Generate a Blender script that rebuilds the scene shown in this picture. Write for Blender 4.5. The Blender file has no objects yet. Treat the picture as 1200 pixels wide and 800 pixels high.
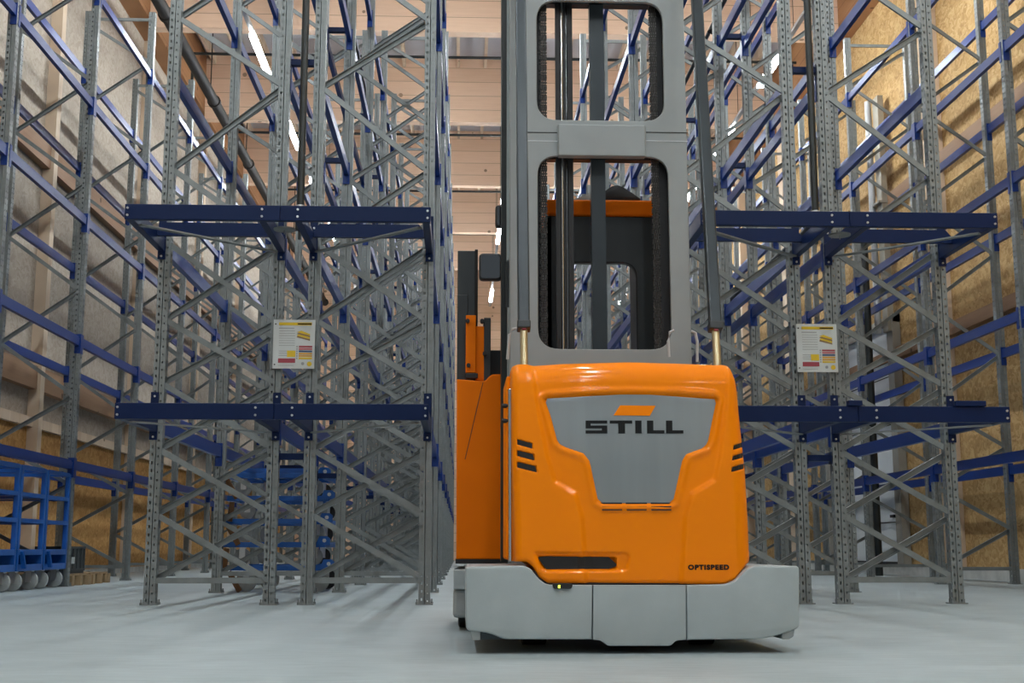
import bpy, bmesh, math, random
from mathutils import Vector, Matrix
random.seed(7)
sc = bpy.context.scene
COL = sc.collection
R = math.radians

# ------------------------------------------------------------------ camera, world, exposure
CAM_H = 0.4543
PITCH, YAW, FOC = 9.3112, 2.2972, 1476.0
cd = bpy.data.cameras.new('camera'); cam = bpy.data.objects.new('camera', cd); COL.objects.link(cam)
cam.location = (0, 0, CAM_H); cam.rotation_euler = (R(90 + PITCH), 0, R(-YAW))
cd.sensor_width = 36; cd.lens = FOC / 1200 * 36; cd.clip_end = 200; cd.clip_start = 0.05
sc.camera = cam
WORLD_STRENGTH = 0.26          # added soft frontal fill; hall left open behind the camera to admit it
TUBE_STRENGTH = 105.0
EXPOSURE = 0.22
w = bpy.data.worlds.new('front_fill'); sc.world = w; w.use_nodes = True
w.node_tree.nodes['Background'].inputs[0].default_value = (0.86, 0.94, 1.0, 1)
w.node_tree.nodes['Background'].inputs[1].default_value = WORLD_STRENGTH
sc.view_settings.view_transform = 'Standard'; sc.view_settings.look = 'None'
sc.view_settings.gamma = 1; sc.view_settings.use_curve_mapping = False
sc.view_settings.exposure = EXPOSURE
try:
    sc.cycles.use_denoising = True
    sc.cycles.max_bounces = 8; sc.cycles.diffuse_bounces = 4; sc.cycles.sample_clamp_indirect = 6
except Exception: pass

_cp, _sp, _cy, _sy = math.cos(R(PITCH)), math.sin(R(PITCH)), math.cos(R(YAW)), math.sin(R(YAW))
FWD = Vector((_sy*_cp, _cy*_cp, _sp)); RGT = Vector((_cy, -_sy, 0)); UPV = RGT.cross(FWD)
def at(px, py, Y):
    """world (X, Z) of a photograph point on the upright plane at distance Y"""
    d = FWD*FOC + RGT*(px-600) - UPV*(py-400)
    t = Y/d.y
    return d.x*t, CAM_H + d.z*t

# ------------------------------------------------------------------ materials
def mat(name, color, rough=0.5, metal=0.0, var=0.0, vscale=8.0, coat=0.0, bump=0.0, bscale=60.0, stretch=(1,1,1), spec=0.5):
    m = bpy.data.materials.new(name); m.use_nodes = True
    nt = m.node_tree; b = nt.nodes['Principled BSDF']
    b.inputs['Base Color'].default_value = (*color, 1); b.inputs['Roughness'].default_value = rough
    b.inputs['Metallic'].default_value = metal; b.inputs['Coat Weight'].default_value = coat
    b.inputs['Specular IOR Level'].default_value = spec; b.inputs['Coat Roughness'].default_value = .09
    tc = nt.nodes.new('ShaderNodeTexCoord'); mp = nt.nodes.new('ShaderNodeMapping')
    mp.inputs['Scale'].default_value = stretch
    nt.links.new(tc.outputs['Object'], mp.inputs['Vector'])
    if var:
        n = nt.nodes.new('ShaderNodeTexNoise'); n.inputs['Scale'].default_value = vscale; n.inputs['Detail'].default_value = 5
        r = nt.nodes.new('ShaderNodeValToRGB')
        r.color_ramp.elements[0].color = (*[c*(1-var) for c in color], 1); r.color_ramp.elements[0].position = .3
        r.color_ramp.elements[1].color = (*[min(1, c*(1+var)) for c in color], 1); r.color_ramp.elements[1].position = .7
        nt.links.new(mp.outputs[0], n.inputs['Vector']); nt.links.new(n.outputs['Fac'], r.inputs['Fac'])
        nt.links.new(r.outputs['Color'], b.inputs['Base Color'])
    if bump:
        n2 = nt.nodes.new('ShaderNodeTexNoise'); n2.inputs['Scale'].default_value = bscale
        bp = nt.nodes.new('ShaderNodeBump'); bp.inputs['Strength'].default_value = bump; bp.inputs['Distance'].default_value = .01
        nt.links.new(mp.outputs[0], n2.inputs['Vector']); nt.links.new(n2.outputs['Fac'], bp.inputs['Height'])
        nt.links.new(bp.outputs['Normal'], b.inputs['Normal'])
    return m

def emit(name, color, strength):
    m = bpy.data.materials.new(name); m.use_nodes = True
    b = m.node_tree.nodes['Principled BSDF']
    b.inputs['Base Color'].default_value = (*color, 1)
    b.inputs['Emission Color'].default_value = (*color, 1); b.inputs['Emission Strength'].default_value = strength
    return m

def osb(name, c1, c2, c3):
    m = bpy.data.materials.new(name); m.use_nodes = True
    nt = m.node_tree; N = nt.nodes; L = nt.links; b = N['Principled BSDF']; b.inputs['Roughness'].default_value = .75
    b.inputs['Specular IOR Level'].default_value = .2
    tc = N.new('ShaderNodeTexCoord')
    dis = N.new('ShaderNodeTexNoise'); dis.inputs['Scale'].default_value = 5
    mp = N.new('ShaderNodeMapping'); mp.inputs['Scale'].default_value = (1, .45, 1)
    mx = N.new('ShaderNodeVectorMath'); mx.operation = 'MULTIPLY_ADD'
    mx.inputs[1].default_value = (.35, .35, .35)
    L.new(tc.outputs['Object'], dis.inputs['Vector']); L.new(dis.outputs['Color'], mx.inputs[0]); L.new(tc.outputs['Object'], mx.inputs[2])
    L.new(mx.outputs[0], mp.inputs['Vector'])
    v = N.new('ShaderNodeTexVoronoi'); v.inputs['Scale'].default_value = 22
    L.new(mp.outputs[0], v.inputs['Vector'])
    sep = N.new('ShaderNodeSeparateColor'); L.new(v.outputs['Color'], sep.inputs[0])
    n = N.new('ShaderNodeTexNoise'); n.inputs['Scale'].default_value = 2.2; n.inputs['Detail'].default_value = 6
    L.new(tc.outputs['Object'], n.inputs['Vector'])
    ad = N.new('ShaderNodeMath'); ad.operation = 'MULTIPLY_ADD'; ad.inputs[1].default_value = .55
    L.new(sep.outputs[0], ad.inputs[0])
    sc2 = N.new('ShaderNodeMath'); sc2.operation = 'MULTIPLY'; sc2.inputs[1].default_value = .45
    L.new(n.outputs['Fac'], sc2.inputs[0]); L.new(sc2.outputs[0], ad.inputs[2])
    r = N.new('ShaderNodeValToRGB')
    r.color_ramp.elements[0].color = (*c1, 1); r.color_ramp.elements[0].position = .1
    r.color_ramp.elements[1].color = (*c3, 1); r.color_ramp.elements[1].position = .9
    e = r.color_ramp.elements.new(.45); e.color = (*c2, 1)
    L.new(ad.outputs[0], r.inputs['Fac']); L.new(r.outputs['Color'], b.inputs['Base Color'])
    return m

def timber(name, base, dark, axis=2, board=.2, seam=True):
    """long boards stacked along one axis, with a fine grain, board tone steps and knots"""
    m = bpy.data.materials.new(name); m.use_nodes = True
    nt = m.node_tree; N = nt.nodes; L = nt.links; b = N['Principled BSDF']; b.inputs['Roughness'].default_value = .6
    b.inputs['Specular IOR Level'].default_value = .25
    tc = N.new('ShaderNodeTexCoord'); sp = N.new('ShaderNodeSeparateXYZ'); L.new(tc.outputs['Object'], sp.inputs[0])
    dv = N.new('ShaderNodeMath'); dv.operation = 'DIVIDE'; dv.inputs[1].default_value = board; L.new(sp.outputs[axis], dv.inputs[0])
    fl = N.new('ShaderNodeMath'); fl.operation = 'FLOOR'; L.new(dv.outputs[0], fl.inputs[0])
    fr = N.new('ShaderNodeMath'); fr.operation = 'FRACT'; L.new(dv.outputs[0], fr.inputs[0])
    wn = N.new('ShaderNodeTexWhiteNoise'); wn.noise_dimensions = '1D'; L.new(fl.outputs[0], wn.inputs['W'])
    mp = N.new('ShaderNodeMapping'); s = [.6, .6, .6]; s[axis] = 9; mp.inputs['Scale'].default_value = s
    L.new(tc.outputs['Object'], mp.inputs['Vector'])
    n = N.new('ShaderNodeTexNoise'); n.inputs['Scale'].default_value = 3; n.inputs['Detail'].default_value = 6
    L.new(mp.outputs[0], n.inputs['Vector'])
    a = N.new('ShaderNodeMath'); a.operation = 'MULTIPLY_ADD'; a.inputs[1].default_value = .45; L.new(wn.outputs[0], a.inputs[0])
    a2 = N.new('ShaderNodeMath'); a2.operation = 'MULTIPLY'; a2.inputs[1].default_value = .55; L.new(n.outputs['Fac'], a2.inputs[0])
    L.new(a2.outputs[0], a.inputs[2])
    r = N.new('ShaderNodeValToRGB')
    r.color_ramp.elements[0].color = (*dark, 1); r.color_ramp.elements[0].position = .15
    r.color_ramp.elements[1].color = (*base, 1); r.color_ramp.elements[1].position = .75
    L.new(a.outputs[0], r.inputs['Fac'])
    out = r.outputs['Color']
    kn = N.new('ShaderNodeTexVoronoi'); kn.inputs['Scale'].default_value = 1.7; L.new(tc.outputs['Object'], kn.inputs['Vector'])
    kl = N.new('ShaderNodeMath'); kl.operation = 'LESS_THAN'; kl.inputs[1].default_value = .085; L.new(kn.outputs['Distance'], kl.inputs[0])
    mk = N.new('ShaderNodeMix'); mk.data_type = 'RGBA'; L.new(kl.outputs[0], mk.inputs['Factor'])
    L.new(out, mk.inputs['A']); mk.inputs['B'].default_value = (*[c*.45 for c in dark], 1); out = mk.outputs['Result']
    if seam:
        lt = N.new('ShaderNodeMath'); lt.operation = 'LESS_THAN'; lt.inputs[1].default_value = .035; L.new(fr.outputs[0], lt.inputs[0])
        ms = N.new('ShaderNodeMix'); ms.data_type = 'RGBA'; L.new(lt.outputs[0], ms.inputs['Factor'])
        L.new(out, ms.inputs['A']); ms.inputs['B'].default_value = (*[c*.6 for c in dark], 1); out = ms.outputs['Result']
    L.new(out, b.inputs['Base Color'])
    return m

def concrete():
    m = bpy.data.materials.new('polished_concrete'); m.use_nodes = True
    nt = m.node_tree; N = nt.nodes; L = nt.links; b = N['Principled BSDF']
    tc = N.new('ShaderNodeTexCoord')
    n1 = N.new('ShaderNodeTexNoise'); n1.inputs['Scale'].default_value = 1.6; n1.inputs['Detail'].default_value = 8; n1.inputs['Roughness'].default_value = .65
    mp = N.new('ShaderNodeMapping'); mp.inputs['Scale'].default_value = (.35, 2.2, 1); mp.inputs['Rotation'].default_value = (0, 0, .15)
    n2 = N.new('ShaderNodeTexNoise'); n2.inputs['Scale'].default_value = 4; n2.inputs['Detail'].default_value = 6
    L.new(tc.outputs['Object'], n1.inputs['Vector']); L.new(tc.outputs['Object'], mp.inputs['Vector']); L.new(mp.outputs[0], n2.inputs['Vector'])
    a = N.new('ShaderNodeMath'); a.operation = 'ADD'; L.new(n1.outputs['Fac'], a.inputs[0]); L.new(n2.outputs['Fac'], a.inputs[1])
    n3 = N.new('ShaderNodeTexNoise'); n3.inputs['Scale'].default_value = 14; n3.inputs['Detail'].default_value = 4; L.new(mp.outputs[0], n3.inputs['Vector'])
    a3 = N.new('ShaderNodeMath'); a3.operation = 'ADD'; L.new(a.outputs[0], a3.inputs[0]); L.new(n3.outputs['Fac'], a3.inputs[1])
    h = N.new('ShaderNodeMath'); h.operation = 'MULTIPLY'; h.inputs[1].default_value = .333; L.new(a3.outputs[0], h.inputs[0])
    r = N.new('ShaderNodeValToRGB')
    r.color_ramp.elements[0].color = (.25, .31, .325, 1); r.color_ramp.elements[0].position = .32
    r.color_ramp.elements[1].color = (.43, .50, .52, 1); r.color_ramp.elements[1].position = .66
    L.new(h.outputs[0], r.inputs['Fac']); L.new(r.outputs['Color'], b.inputs['Base Color'])
    rr = N.new('ShaderNodeMapRange'); rr.inputs['To Min'].default_value = .30; rr.inputs['To Max'].default_value = .6
    L.new(n2.outputs['Fac'], rr.inputs['Value']); L.new(rr.outputs[0], b.inputs['Roughness'])
    b.inputs['Specular IOR Level'].default_value = .45
    return m

M = {
 'galv': mat('galvanised_steel', (.22, .242, .243), .42, .35, .10, 14, bump=.05, bscale=40),
 'navy': mat('navy_blue_paint', (.006, .036, .20), .34, .0, .06, 3, spec=.35),
 'navy_dark': mat('dark_navy_paint', (.003, .0135, .062), .4, .0, .05, 3, spec=.2),
 'trolley': mat('trolley_blue_paint', (.012, .11, .42), .38, 0, .15, 6),
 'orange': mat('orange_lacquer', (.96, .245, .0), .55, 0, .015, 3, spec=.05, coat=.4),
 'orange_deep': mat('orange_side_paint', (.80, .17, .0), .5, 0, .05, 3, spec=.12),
 'panel': mat('silver_grey_panel', (.27, .30, .31), .34, .35, .06, 2, stretch=(6, 1, .5)),
 'skirt': mat('light_grey_paint', (.36, .41, .42), .42, 0, .06, 6, bump=.03, bscale=120),
 'mast': mat('mast_grey_paint', (.30, .325, .325), .38, .15, .04, 5),
 'strut': mat('anthracite_steel', (.030, .040, .046), .3, .25, .1, 4),
 'cab': mat('anthracite_plastic', (.020, .025, .027), .42, 0, .1, 5),
 'black': mat('black_rubber', (.008, .008, .009), .5, 0, .1, 5),
 'chain': mat('oiled_chain_steel', (.045, .042, .038), .4, .5, .3, 40),
 'chrome': mat('bright_steel', (.55, .56, .56), .18, 1.0, .1, 10),
 'brass': mat('yellow_zinc', (.55, .48, .30), .3, .8, .1, 10),
 'letter': mat('black_lettering', (.008, .009, .010), .6, 0, spec=.2),
 'bolt': mat('bolt_steel', (.62, .64, .65), .3, .7, .05, 20),
 'osb_right': osb('osb_yellow', (.30, .165, .06), (.46, .285, .115), (.60, .41, .20)),
 'osb_left': osb('osb_orange', (.34, .16, .045), (.48, .25, .08), (.62, .37, .14)),
 'pale': osb('pale_board', (.33, .275, .215), (.41, .35, .285), (.48, .42, .35)),
 'pine': timber('pine_boards', (.82, .57, .40), (.62, .40, .25), 2, .33),
 'glulam': timber('glulam_spruce', (.84, .60, .44), (.70, .47, .32), 2, .34),
 'eave': timber('brown_glulam', (.36, .18, .08), (.24, .11, .05), 2, .3),
 'rail': timber('brown_rail', (.36, .22, .13), (.26, .15, .09), 2, .3, False),
 'stud': timber('pale_stud', (.68, .54, .40), (.54, .40, .28), 1, .3, False),
 'pallet': timber('pallet_wood', (.36, .25, .14), (.24, .16, .085), 1, .1, False),
 'ceiling': mat('grey_ceiling_board', (.50, .50, .53), .8, 0, .06, 1.5),
 'concrete': concrete(),
 'plinth': mat('plinth_concrete', (.50, .50, .47), .8, 0, .15, 5),
 'gate': mat('gate_light_grey', (.74, .77, .79), .45, 0, .03, 2),
 'gateframe': mat('gate_frame_taupe', (.30, .28, .24), .5, 0, .1, 3),
 'pipe': mat('black_pipe_paint', (.014, .018, .018), .4, .1, .1, 4),
 'pipe_grey': mat('grey_pipe', (.022, .020, .019), .6, .0, .1, 4, spec=.2),
 'wheel': mat('grey_wheel', (.36, .38, .37), .55, 0, .1, 20),
 'brown': mat('brown_lever', (.17, .075, .022), .45, 0, .25, 12),
 'crate': mat('dark_grey_crate', (.045, .052, .055), .55, 0, .1, 8),
 'sign': mat('sign_white', (.60, .64, .63), .35),
 'yellow': mat('sign_yellow', (.72, .50, .02), .45),
 'red': mat('sign_red', (.34, .05, .07), .45),
 'pinkred': mat('sign_light_red', (.48, .13, .15), .45),
 'signblue': mat('sign_blue', (.05, .10, .22), .45),
 'amber': mat('sign_amber', (.62, .33, .05), .45),
 'text': mat('sign_text_grey', (.33, .35, .35), .5),
 'duct': mat('grey_beige_duct', (.36, .33, .27), .5, .2, .1, 4),
 'mirror': mat('mirror_glass', (.16, .17, .18), .04, 1.0),
 'tube': emit('led_tube_light', (.90, .97, 1.0), TUBE_STRENGTH),
 'led': emit('green_status_light', (.6, .9, .05), 4.0),
 'lampwhite': mat('lamp_housing', (.5, .51, .52), .45, .2),
}

# ------------------------------------------------------------------ mesh helpers
class MB:
    def __init__(s, off=(0, 0, 0)):
        s.v = []; s.f = []; s.off = Vector(off)
    def add(s, vs, fs):
        n = len(s.v); s.v += [Vector(p) for p in vs]; s.f += [[i+n for i in f] for f in fs]; return s
    def box(s, x0, x1, y0, y1, z0, z1):
        if x0 > x1: x0, x1 = x1, x0
        return s.add([(x0,y0,z0),(x1,y0,z0),(x1,y1,z0),(x0,y1,z0),(x0,y0,z1),(x1,y0,z1),(x1,y1,z1),(x0,y1,z1)],
                     [(0,3,2,1),(4,5,6,7),(0,1,5,4),(1,2,6,5),(2,3,7,6),(3,0,4,7)])
    def bar(s, a, b, w, h, up=(0, 0, 1)):
        """rectangular bar from a to b: w across, h along 'up'"""
        a, b = Vector(a), Vector(b); d = (b-a).normalized(); u = Vector(up); u = (u - d*u.dot(d)).normalized(); r = d.cross(u)
        vs = []
        for p in (a, b):
            for i, j in ((-1,-1),(1,-1),(1,1),(-1,1)): vs.append(p + r*(i*w/2) + u*(j*h/2))
        return s.add(vs, [(0,1,2,3),(7,6,5,4),(0,4,5,1),(1,5,6,2),(2,6,7,3),(3,7,4,0)])
    def tube(s, pts, r, n=12, caps=True):
        pts = [Vector(p) for p in pts]; rs = r if isinstance(r, (list, tuple)) else [r]*len(pts)
        rings = []
        for i, p in enumerate(pts):
            d = (pts[min(i+1, len(pts)-1)] - pts[max(i-1, 0)]).normalized()
            u = Vector((0, 0, 1)) if abs(d.z) < .9 else Vector((1, 0, 0))
            a = d.cross(u).normalized(); b = d.cross(a)
            rings.append([p + a*(rs[i]*math.cos(t)) + b*(rs[i]*math.sin(t)) for t in [2*math.pi*k/n for k in range(n)]])
        vs = [q for g in rings for q in g]; fs = []
        for i in range(len(pts)-1):
            for k in range(n):
                fs.append((i*n+k, i*n+(k+1) % n, (i+1)*n+(k+1) % n, (i+1)*n+k))
        if caps: fs += [list(range(n))[::-1], [(len(pts)-1)*n+k for k in range(n)]]
        return s.add(vs, fs)
    def prism(s, poly, y0, y1):
        """polygon in X-Z, extruded along Y"""
        n = len(poly)
        vs = [(x, y0, z) for x, z in poly] + [(x, y1, z) for x, z in poly]
        fs = [list(range(n)), [n+i for i in range(n)][::-1]] + [(i, i+n, (i+1) % n+n, (i+1) % n) for i in range(n)]
        return s.add(vs, fs)
    def build(s, name, m, parent=None, smooth=False, bevel=0, loc=None):
        me = bpy.data.meshes.new(name)
        me.from_pydata([p - s.off for p in s.v], [], s.f); me.update()
        bm = bmesh.new(); bm.from_mesh(me); bmesh.ops.recalc_face_normals(bm, faces=bm.faces)
        if bevel:
            bmesh.ops.bevel(bm, geom=list(bm.edges), offset=bevel, segments=2, affect='EDGES', profile=.5, clamp_overlap=True)
        bm.to_mesh(me); bm.free()
        return link(name, me, m, parent, smooth, loc)

def link(name, me, m, parent=None, smooth=False, loc=None):
    o = bpy.data.objects.new(name, me); COL.objects.link(o)
    if m is not None:
        me.materials.clear(); me.materials.append(m)
    if smooth:
        for p in me.polygons: p.use_smooth = True
        try: me.set_sharp_from_angle(angle=R(35))
        except Exception: pass
    if parent: o.parent = parent
    if loc: o.location = loc
    return o

def tag(o, label, cat, group=None, kind=None):
    o['label'] = label; o['category'] = cat
    if group: o['group'] = group
    o['kind'] = kind or 'thing'
    return o
def struct(o):
    o['kind'] = 'structure'; return o
def thing(name, label, cat, loc=(0, 0, 0), group=None):
    o = bpy.data.objects.new(name, None); COL.objects.link(o); o.location = loc; o.empty_display_size = .1
    return tag(o, label, cat, group)
def copy_tree(o, parent=None):
    c = o.copy(); COL.objects.link(c)
    if parent: c.parent = parent
    for ch in list(o.children): copy_tree(ch, c)
    return c

def plate(name, outer, holes, y0, y1, m, parent, off, bevel=.004, smooth=False):
    """flat plate standing in X-Z with holes, from y0 (near) to y1 (far)"""
    cu = bpy.data.curves.new(name, 'CURVE'); cu.dimensions = '2D'; cu.fill_mode = 'BOTH'
    for poly in [outer] + holes:
        sp = cu.splines.new('POLY'); sp.points.add(len(poly)-1); sp.use_cyclic_u = True
        for i, (x, z) in enumerate(poly): sp.points[i].co = (x, z, 0, 1)
    cu.extrude = max((y1-y0)/2 - bevel, .0005); cu.bevel_depth = bevel; cu.bevel_resolution = 2
    cu.offset = -bevel
    tmp = bpy.data.objects.new('tmp', cu); COL.objects.link(tmp)
    dg = bpy.context.evaluated_depsgraph_get(); me = bpy.data.meshes.new_from_object(tmp.evaluated_get(dg))
    bpy.data.objects.remove(tmp); bpy.data.curves.remove(cu)
    ym = (y0+y1)/2
    for v in me.vertices:
        x, z, d = v.co; v.co = (x - off[0], ym - d - off[1], z - off[2])
    bm = bmesh.new(); bm.from_mesh(me); bmesh.ops.remove_doubles(bm, verts=bm.verts, dist=1e-5)
    bmesh.ops.recalc_face_normals(bm, faces=bm.faces); bm.to_mesh(me); bm.free()
    me.name = name
    return link(name, me, m, parent, smooth)

def rounded(poly, r, n=6):
    """round the corners of a polygon; r is one radius or one per corner"""
    out = []; N = len(poly)
    for i in range(N):
        rr = r[i] if isinstance(r, (list, tuple)) else r
        p = Vector(poly[i]); a = Vector(poly[i-1]); b = Vector(poly[(i+1) % N])
        if rr <= 0: out.append(tuple(p)); continue
        da = (a-p).normalized(); db = (b-p).normalized()
        k = min(rr, (a-p).length*.48, (b-p).length*.48)
        for t in [j/n for j in range(n+1)]:
            q = (p+da*k)*(1-t)**2 + p*2*t*(1-t) + (p+db*k)*t*t
            out.append((q.x, q.y))
    return out

# ------------------------------------------------------------------ the hall
XL, XR, Y0, Y1, ZC = -6.35, 7.65, -9.0, 47.0, 11.8
fl = struct(MB().box(XL-.2, XR+.2, Y0, Y1+.2, -.2, 0).build('floor', M['concrete']))
struct(MB().box(XL-.2, XR+.2, Y0, Y1+.2, ZC, ZC+.2).build('ceiling', M['ceiling']))
ce = bpy.data.objects['ceiling']
x = -.13 - .63*9
while x < XR - .4:
    struct(MB().box(x-.035, x+.035, 8, Y1, ZC-.22, ZC).build('ceiling_joist', M['stud'], ce)); x += .63
wl = struct(MB().box(XL-.2, XL, Y0, Y1, 2.2, ZC).build('wall_left', M['pale']))
struct(MB().box(XL-.2, XL+.012, Y0, Y1, 0, 2.2).build('lower_panel', M['osb_left'], wl))
struct(MB().box(XR, XR+.2, Y0, Y1, 0, ZC).build('wall_right', M['osb_right']))
struct(MB().box(XL-.2, XR+.2, Y1, Y1+.2, 0, ZC).build('wall_back', M['pine']))
nt_ = 0
def trim(mb, m):
    global nt_
    nt_ += 1
    return struct(mb.build('trim_%d' % nt_, m))
trim(MB().box(XR-.1, XR, Y0, Y1, 0, .17), M['plinth'])
trim(MB().box(XL, XL+.05, Y0, Y1, 0, .10), M['plinth'])
trim(MB().box(XL, XL+.09, Y0, Y1, 2.2, 2.34), M['stud'])
for z in (2.75, 6.1):
    trim(MB().box(XL, XL+.12, Y0, Y1, z, z+.34), M['rail'])
for z in (3.7, 6.45):
    trim(MB().box(XR-.12, XR, Y0, Y1, z, z+.2), M['rail'])
for k in range(-3, 6):
    y = 18.7 + k*5.4
    trim(MB().box(XL, XL+.17, y-.09, y+.09, 0, 10.4), M['stud'])
for k in range(-4, 7):
    y = 19.25 + k*4.6
    if 21.6 < y < 26: continue
    trim(MB().box(XR-.17, XR, y-.2, y+.2, .17, 10.4), M['stud'])
trim(MB().box(XL, XL+.36, Y0, Y1, 10.4, ZC), M['eave'])
trim(MB().box(XR-.36, XR, Y0, Y1, 10.4, ZC), M['eave'])
for k in range(-3, 5):
    y = 23.1 + 5.2*k
    if y > 3: trim(MB().box(XL+.36, XR-.36, y-.13, y+.13, 10.25, ZC), M['glulam'])
# sectional gate in the right wall
g = struct(MB().box(XR-.09, XR-.02, 21.65, 25.6, .17, 4.35).build('door_1', M['gate']))
struct(MB().box(XR-.16, XR-.02, 21.35, 21.65, .17, 4.5).build('door_jamb', M['gateframe'], g))
struct(MB().box(XR-.16, XR-.02, 25.6, 25.9, .17, 4.5).build('door_jamb', M['gateframe'], g))
struct(MB().box(XR-.14, XR-.02, 21.35, 25.9, 4.35, 4.5).build('door_lintel', M['gateframe'], g))
for z in (.9, 1.75, 2.6, 3.45):
    struct(MB().box(XR-.096, XR-.085, 21.65, 25.6, z-.008, z+.008).build('panel_joint', M['pipe_grey'], g))
struct(MB().box(XR-.11, XR-.085, 21.65, 25.6, .17, .22).build('rubber_seal', M['black'], g))
struct(MB().box(XR-.14, XR-.09, 21.8, 22.0, .98, 1.03).build('door_handle', M['black'], g))

# ------------------------------------------------------------------ linear ceiling lights
ORD = ['first','second','third','fourth','fifth','sixth','seventh','eighth','ninth','tenth','eleventh','twelfth','thirteenth','fourteenth']
def lamp_mesh():
    h = MB(); h.box(-.035, .035, -2.15, 2.15, .03, .09)
    d = MB(); d.box(-.05, .05, -.95, .95, -.03, .03)
    return h, d
lamp0 = None
for X, zz, nm in ((-3.6, 9.06, 'left rack aisle'), (1.0, 9.1, 'truck aisle'), (5.55, 9.0, 'right rack aisle')):
    ys = [21.4 + 4.3*k for k in range(-7, 6)]
    for i, y in enumerate(ys):
        lab = '%s linear ceiling light from the front, hanging above the %s' % (ORD[i], nm)
        if lamp0 is None:
            lamp0 = thing('linear_ceiling_light', lab, 'ceiling light', (X, y, zz), 'linear ceiling lights')
            h, d = lamp_mesh(); h.build('housing', M['lampwhite'], lamp0); d.build('light_tube', M['tube'], lamp0)
            for s in (-1, 1):
                MB().tube([(0, s*1.5, .09), (0, s*1.5, ZC - 9.0)], .006, 6).build('hanger_wire', M['pipe_grey'], lamp0)
            o = lamp0
        else:
            o = copy_tree(lamp0); o.location = (X, y, zz); o['label'] = lab

# ------------------------------------------------------------------ pallet racks
ROWS = 12; BAY = 2.8; YF = 10.5
PW, PD, TOP = .095, .09, 8.5
HW = .478                                    # half distance between the two posts of a frame
def holed_strip(mb, o, u, v, width, height, cols, pitch):
    """strip spanned by unit vectors u (across) and v (up) with columns of slots: cols = (centre, w, h, phase)"""
    o, u, v = Vector(o), Vector(u), Vector(v)
    n = int(height/pitch)
    edges = [0]
    for c in cols: edges.append(c[4])
    for ci, (c, hw, hh, ph, end) in enumerate(cols):
        a0 = edges[ci]; a1 = edges[ci+1]
        for k in range(n):
            z0, z1 = k*pitch, (k+1)*pitch if k < n-1 else height
            zc = k*pitch + pitch*ph
            P = lambda a, z: o + u*a + v*z
            vs = [P(a0,z0),P(a1,z0),P(a1,z1),P(a0,z1),P(c-hw,zc-hh),P(c+hw,zc-hh),P(c+hw,zc+hh),P(c-hw,zc+hh)]
            mb.add(vs, [(0,1,5,4),(1,2,6,5),(2,3,7,6),(3,0,4,7)])
def post_mesh():
    mb = MB(); w, d = PW/2, PD/2
    ca = [(.023, .0080, .0125, .5, PW*.48)]
    cb = [(PW*.52+.022, .0056, .0080, .3, PW)]
    for y, s in ((-d, 1), (d, -1)):            # near and far faces: slots left of a rolled groove, small holes right of it
        for cols, a0, a1 in ((ca, 0, PW*.46), (cb, PW*.54, PW)):
            cc = [(c[0]-a0, c[1], c[2], c[3], a1-a0) for c in cols]
            holed_strip(mb, (-w+a0, y, .008), (1,0,0), (0,0,1), a1-a0, TOP-.008, cc, .065)
        x0, x1 = -w+PW*.46, -w+PW*.54
        mb.add([(x0,y,.008),(0,y+s*.014,.008),(x1,y,.008),(x0,y,TOP),(0,y+s*.014,TOP),(x1,y,TOP)], [(0,1,4,3),(1,2,5,4)])
    for x in (-w, w):                          # faces to the aisle and into the frame
        cols = [(.024, .0062, .0105, .5, PD/2), (PD/2+.021, .0062, .0105, .5, PD)]
        holed_strip(mb, (x, -d, .008), (0,1,0), (0,0,1), PD, TOP-.008, cols, .065)
    return mb
def channel(mb, a, b, w, depth, t=.003):
    """C channel in the X-Z plane, open towards the viewer (-Y)"""
    a, b = Vector(a), Vector(b); d = (b-a).normalized(); n = Vector((d.z, 0, -d.x))
    Yv = Vector((0, 1, 0))
    mb.bar(a + Yv*depth, b + Yv*depth, w, t, (0, 1, 0))
    for s in (-1, 1):
        o = n*(s*(w/2)) + Yv*(depth/2)
        mb.bar(a+o, b+o, t, depth, (0, 1, 0))
def brace_list(gap_left):
    """(z on the left post, z on the right post, crossing?)"""
    L = [(.195, .195)]
    for z0, z1 in ((.19, .724), (.724, 1.256), (1.256, 1.80), (1.80, 2.34), (2.34, 2.99)):
        L += [(z1-.01, z0+.03), (z0+.02, z1-.03)]
    zs = [3.0, 3.655, 4.4, 5.02, 5.7, 6.38, 7.06, 7.72, 8.3]
    for i in range(len(zs)-1):
        a, b = zs[i], zs[i+1]
        lo_left = (i % 2 == 0) == gap_left
        L.append((a+.02, b-.02) if lo_left else (b-.02, a+.02))
    L.append((8.38, 8.38))
    return L
def brace_mb(zl, zr):
    mb = MB(); xa, xb = -HW+.04, HW-.04
    if zl >= zr - 1e-6: mb.bar((xa, -.022, zl), (xb, -.022, zr), .046, .022, (0, 1, 0))
    else: channel(mb, (xa, .004, zl), (xb, .004, zr), .046, .03)
    return mb
def foot_mb(s):
    mb = MB(); x = s*HW
    mb.box(x-.07, x+.07, -.062, .062, 0, .009)
    for ax, ay in ((-.06, -.05), (.06, .05)):
        mb.tube([(x+ax, ay, .009), (x+ax, ay, .022)], .012, 6); mb.tube([(x+ax, ay, .02), (x+ax, ay, .045)], .006, 6)
    mb.box(x-.0515, x-.0485, -.045, .045, .009, .04); mb.box(x+.0485, x+.0515, -.045, .045, .009, .04)
    return mb
pm = post_mesh().build('post', M['galv']); post_data = pm.data; bpy.data.objects.remove(pm)
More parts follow.
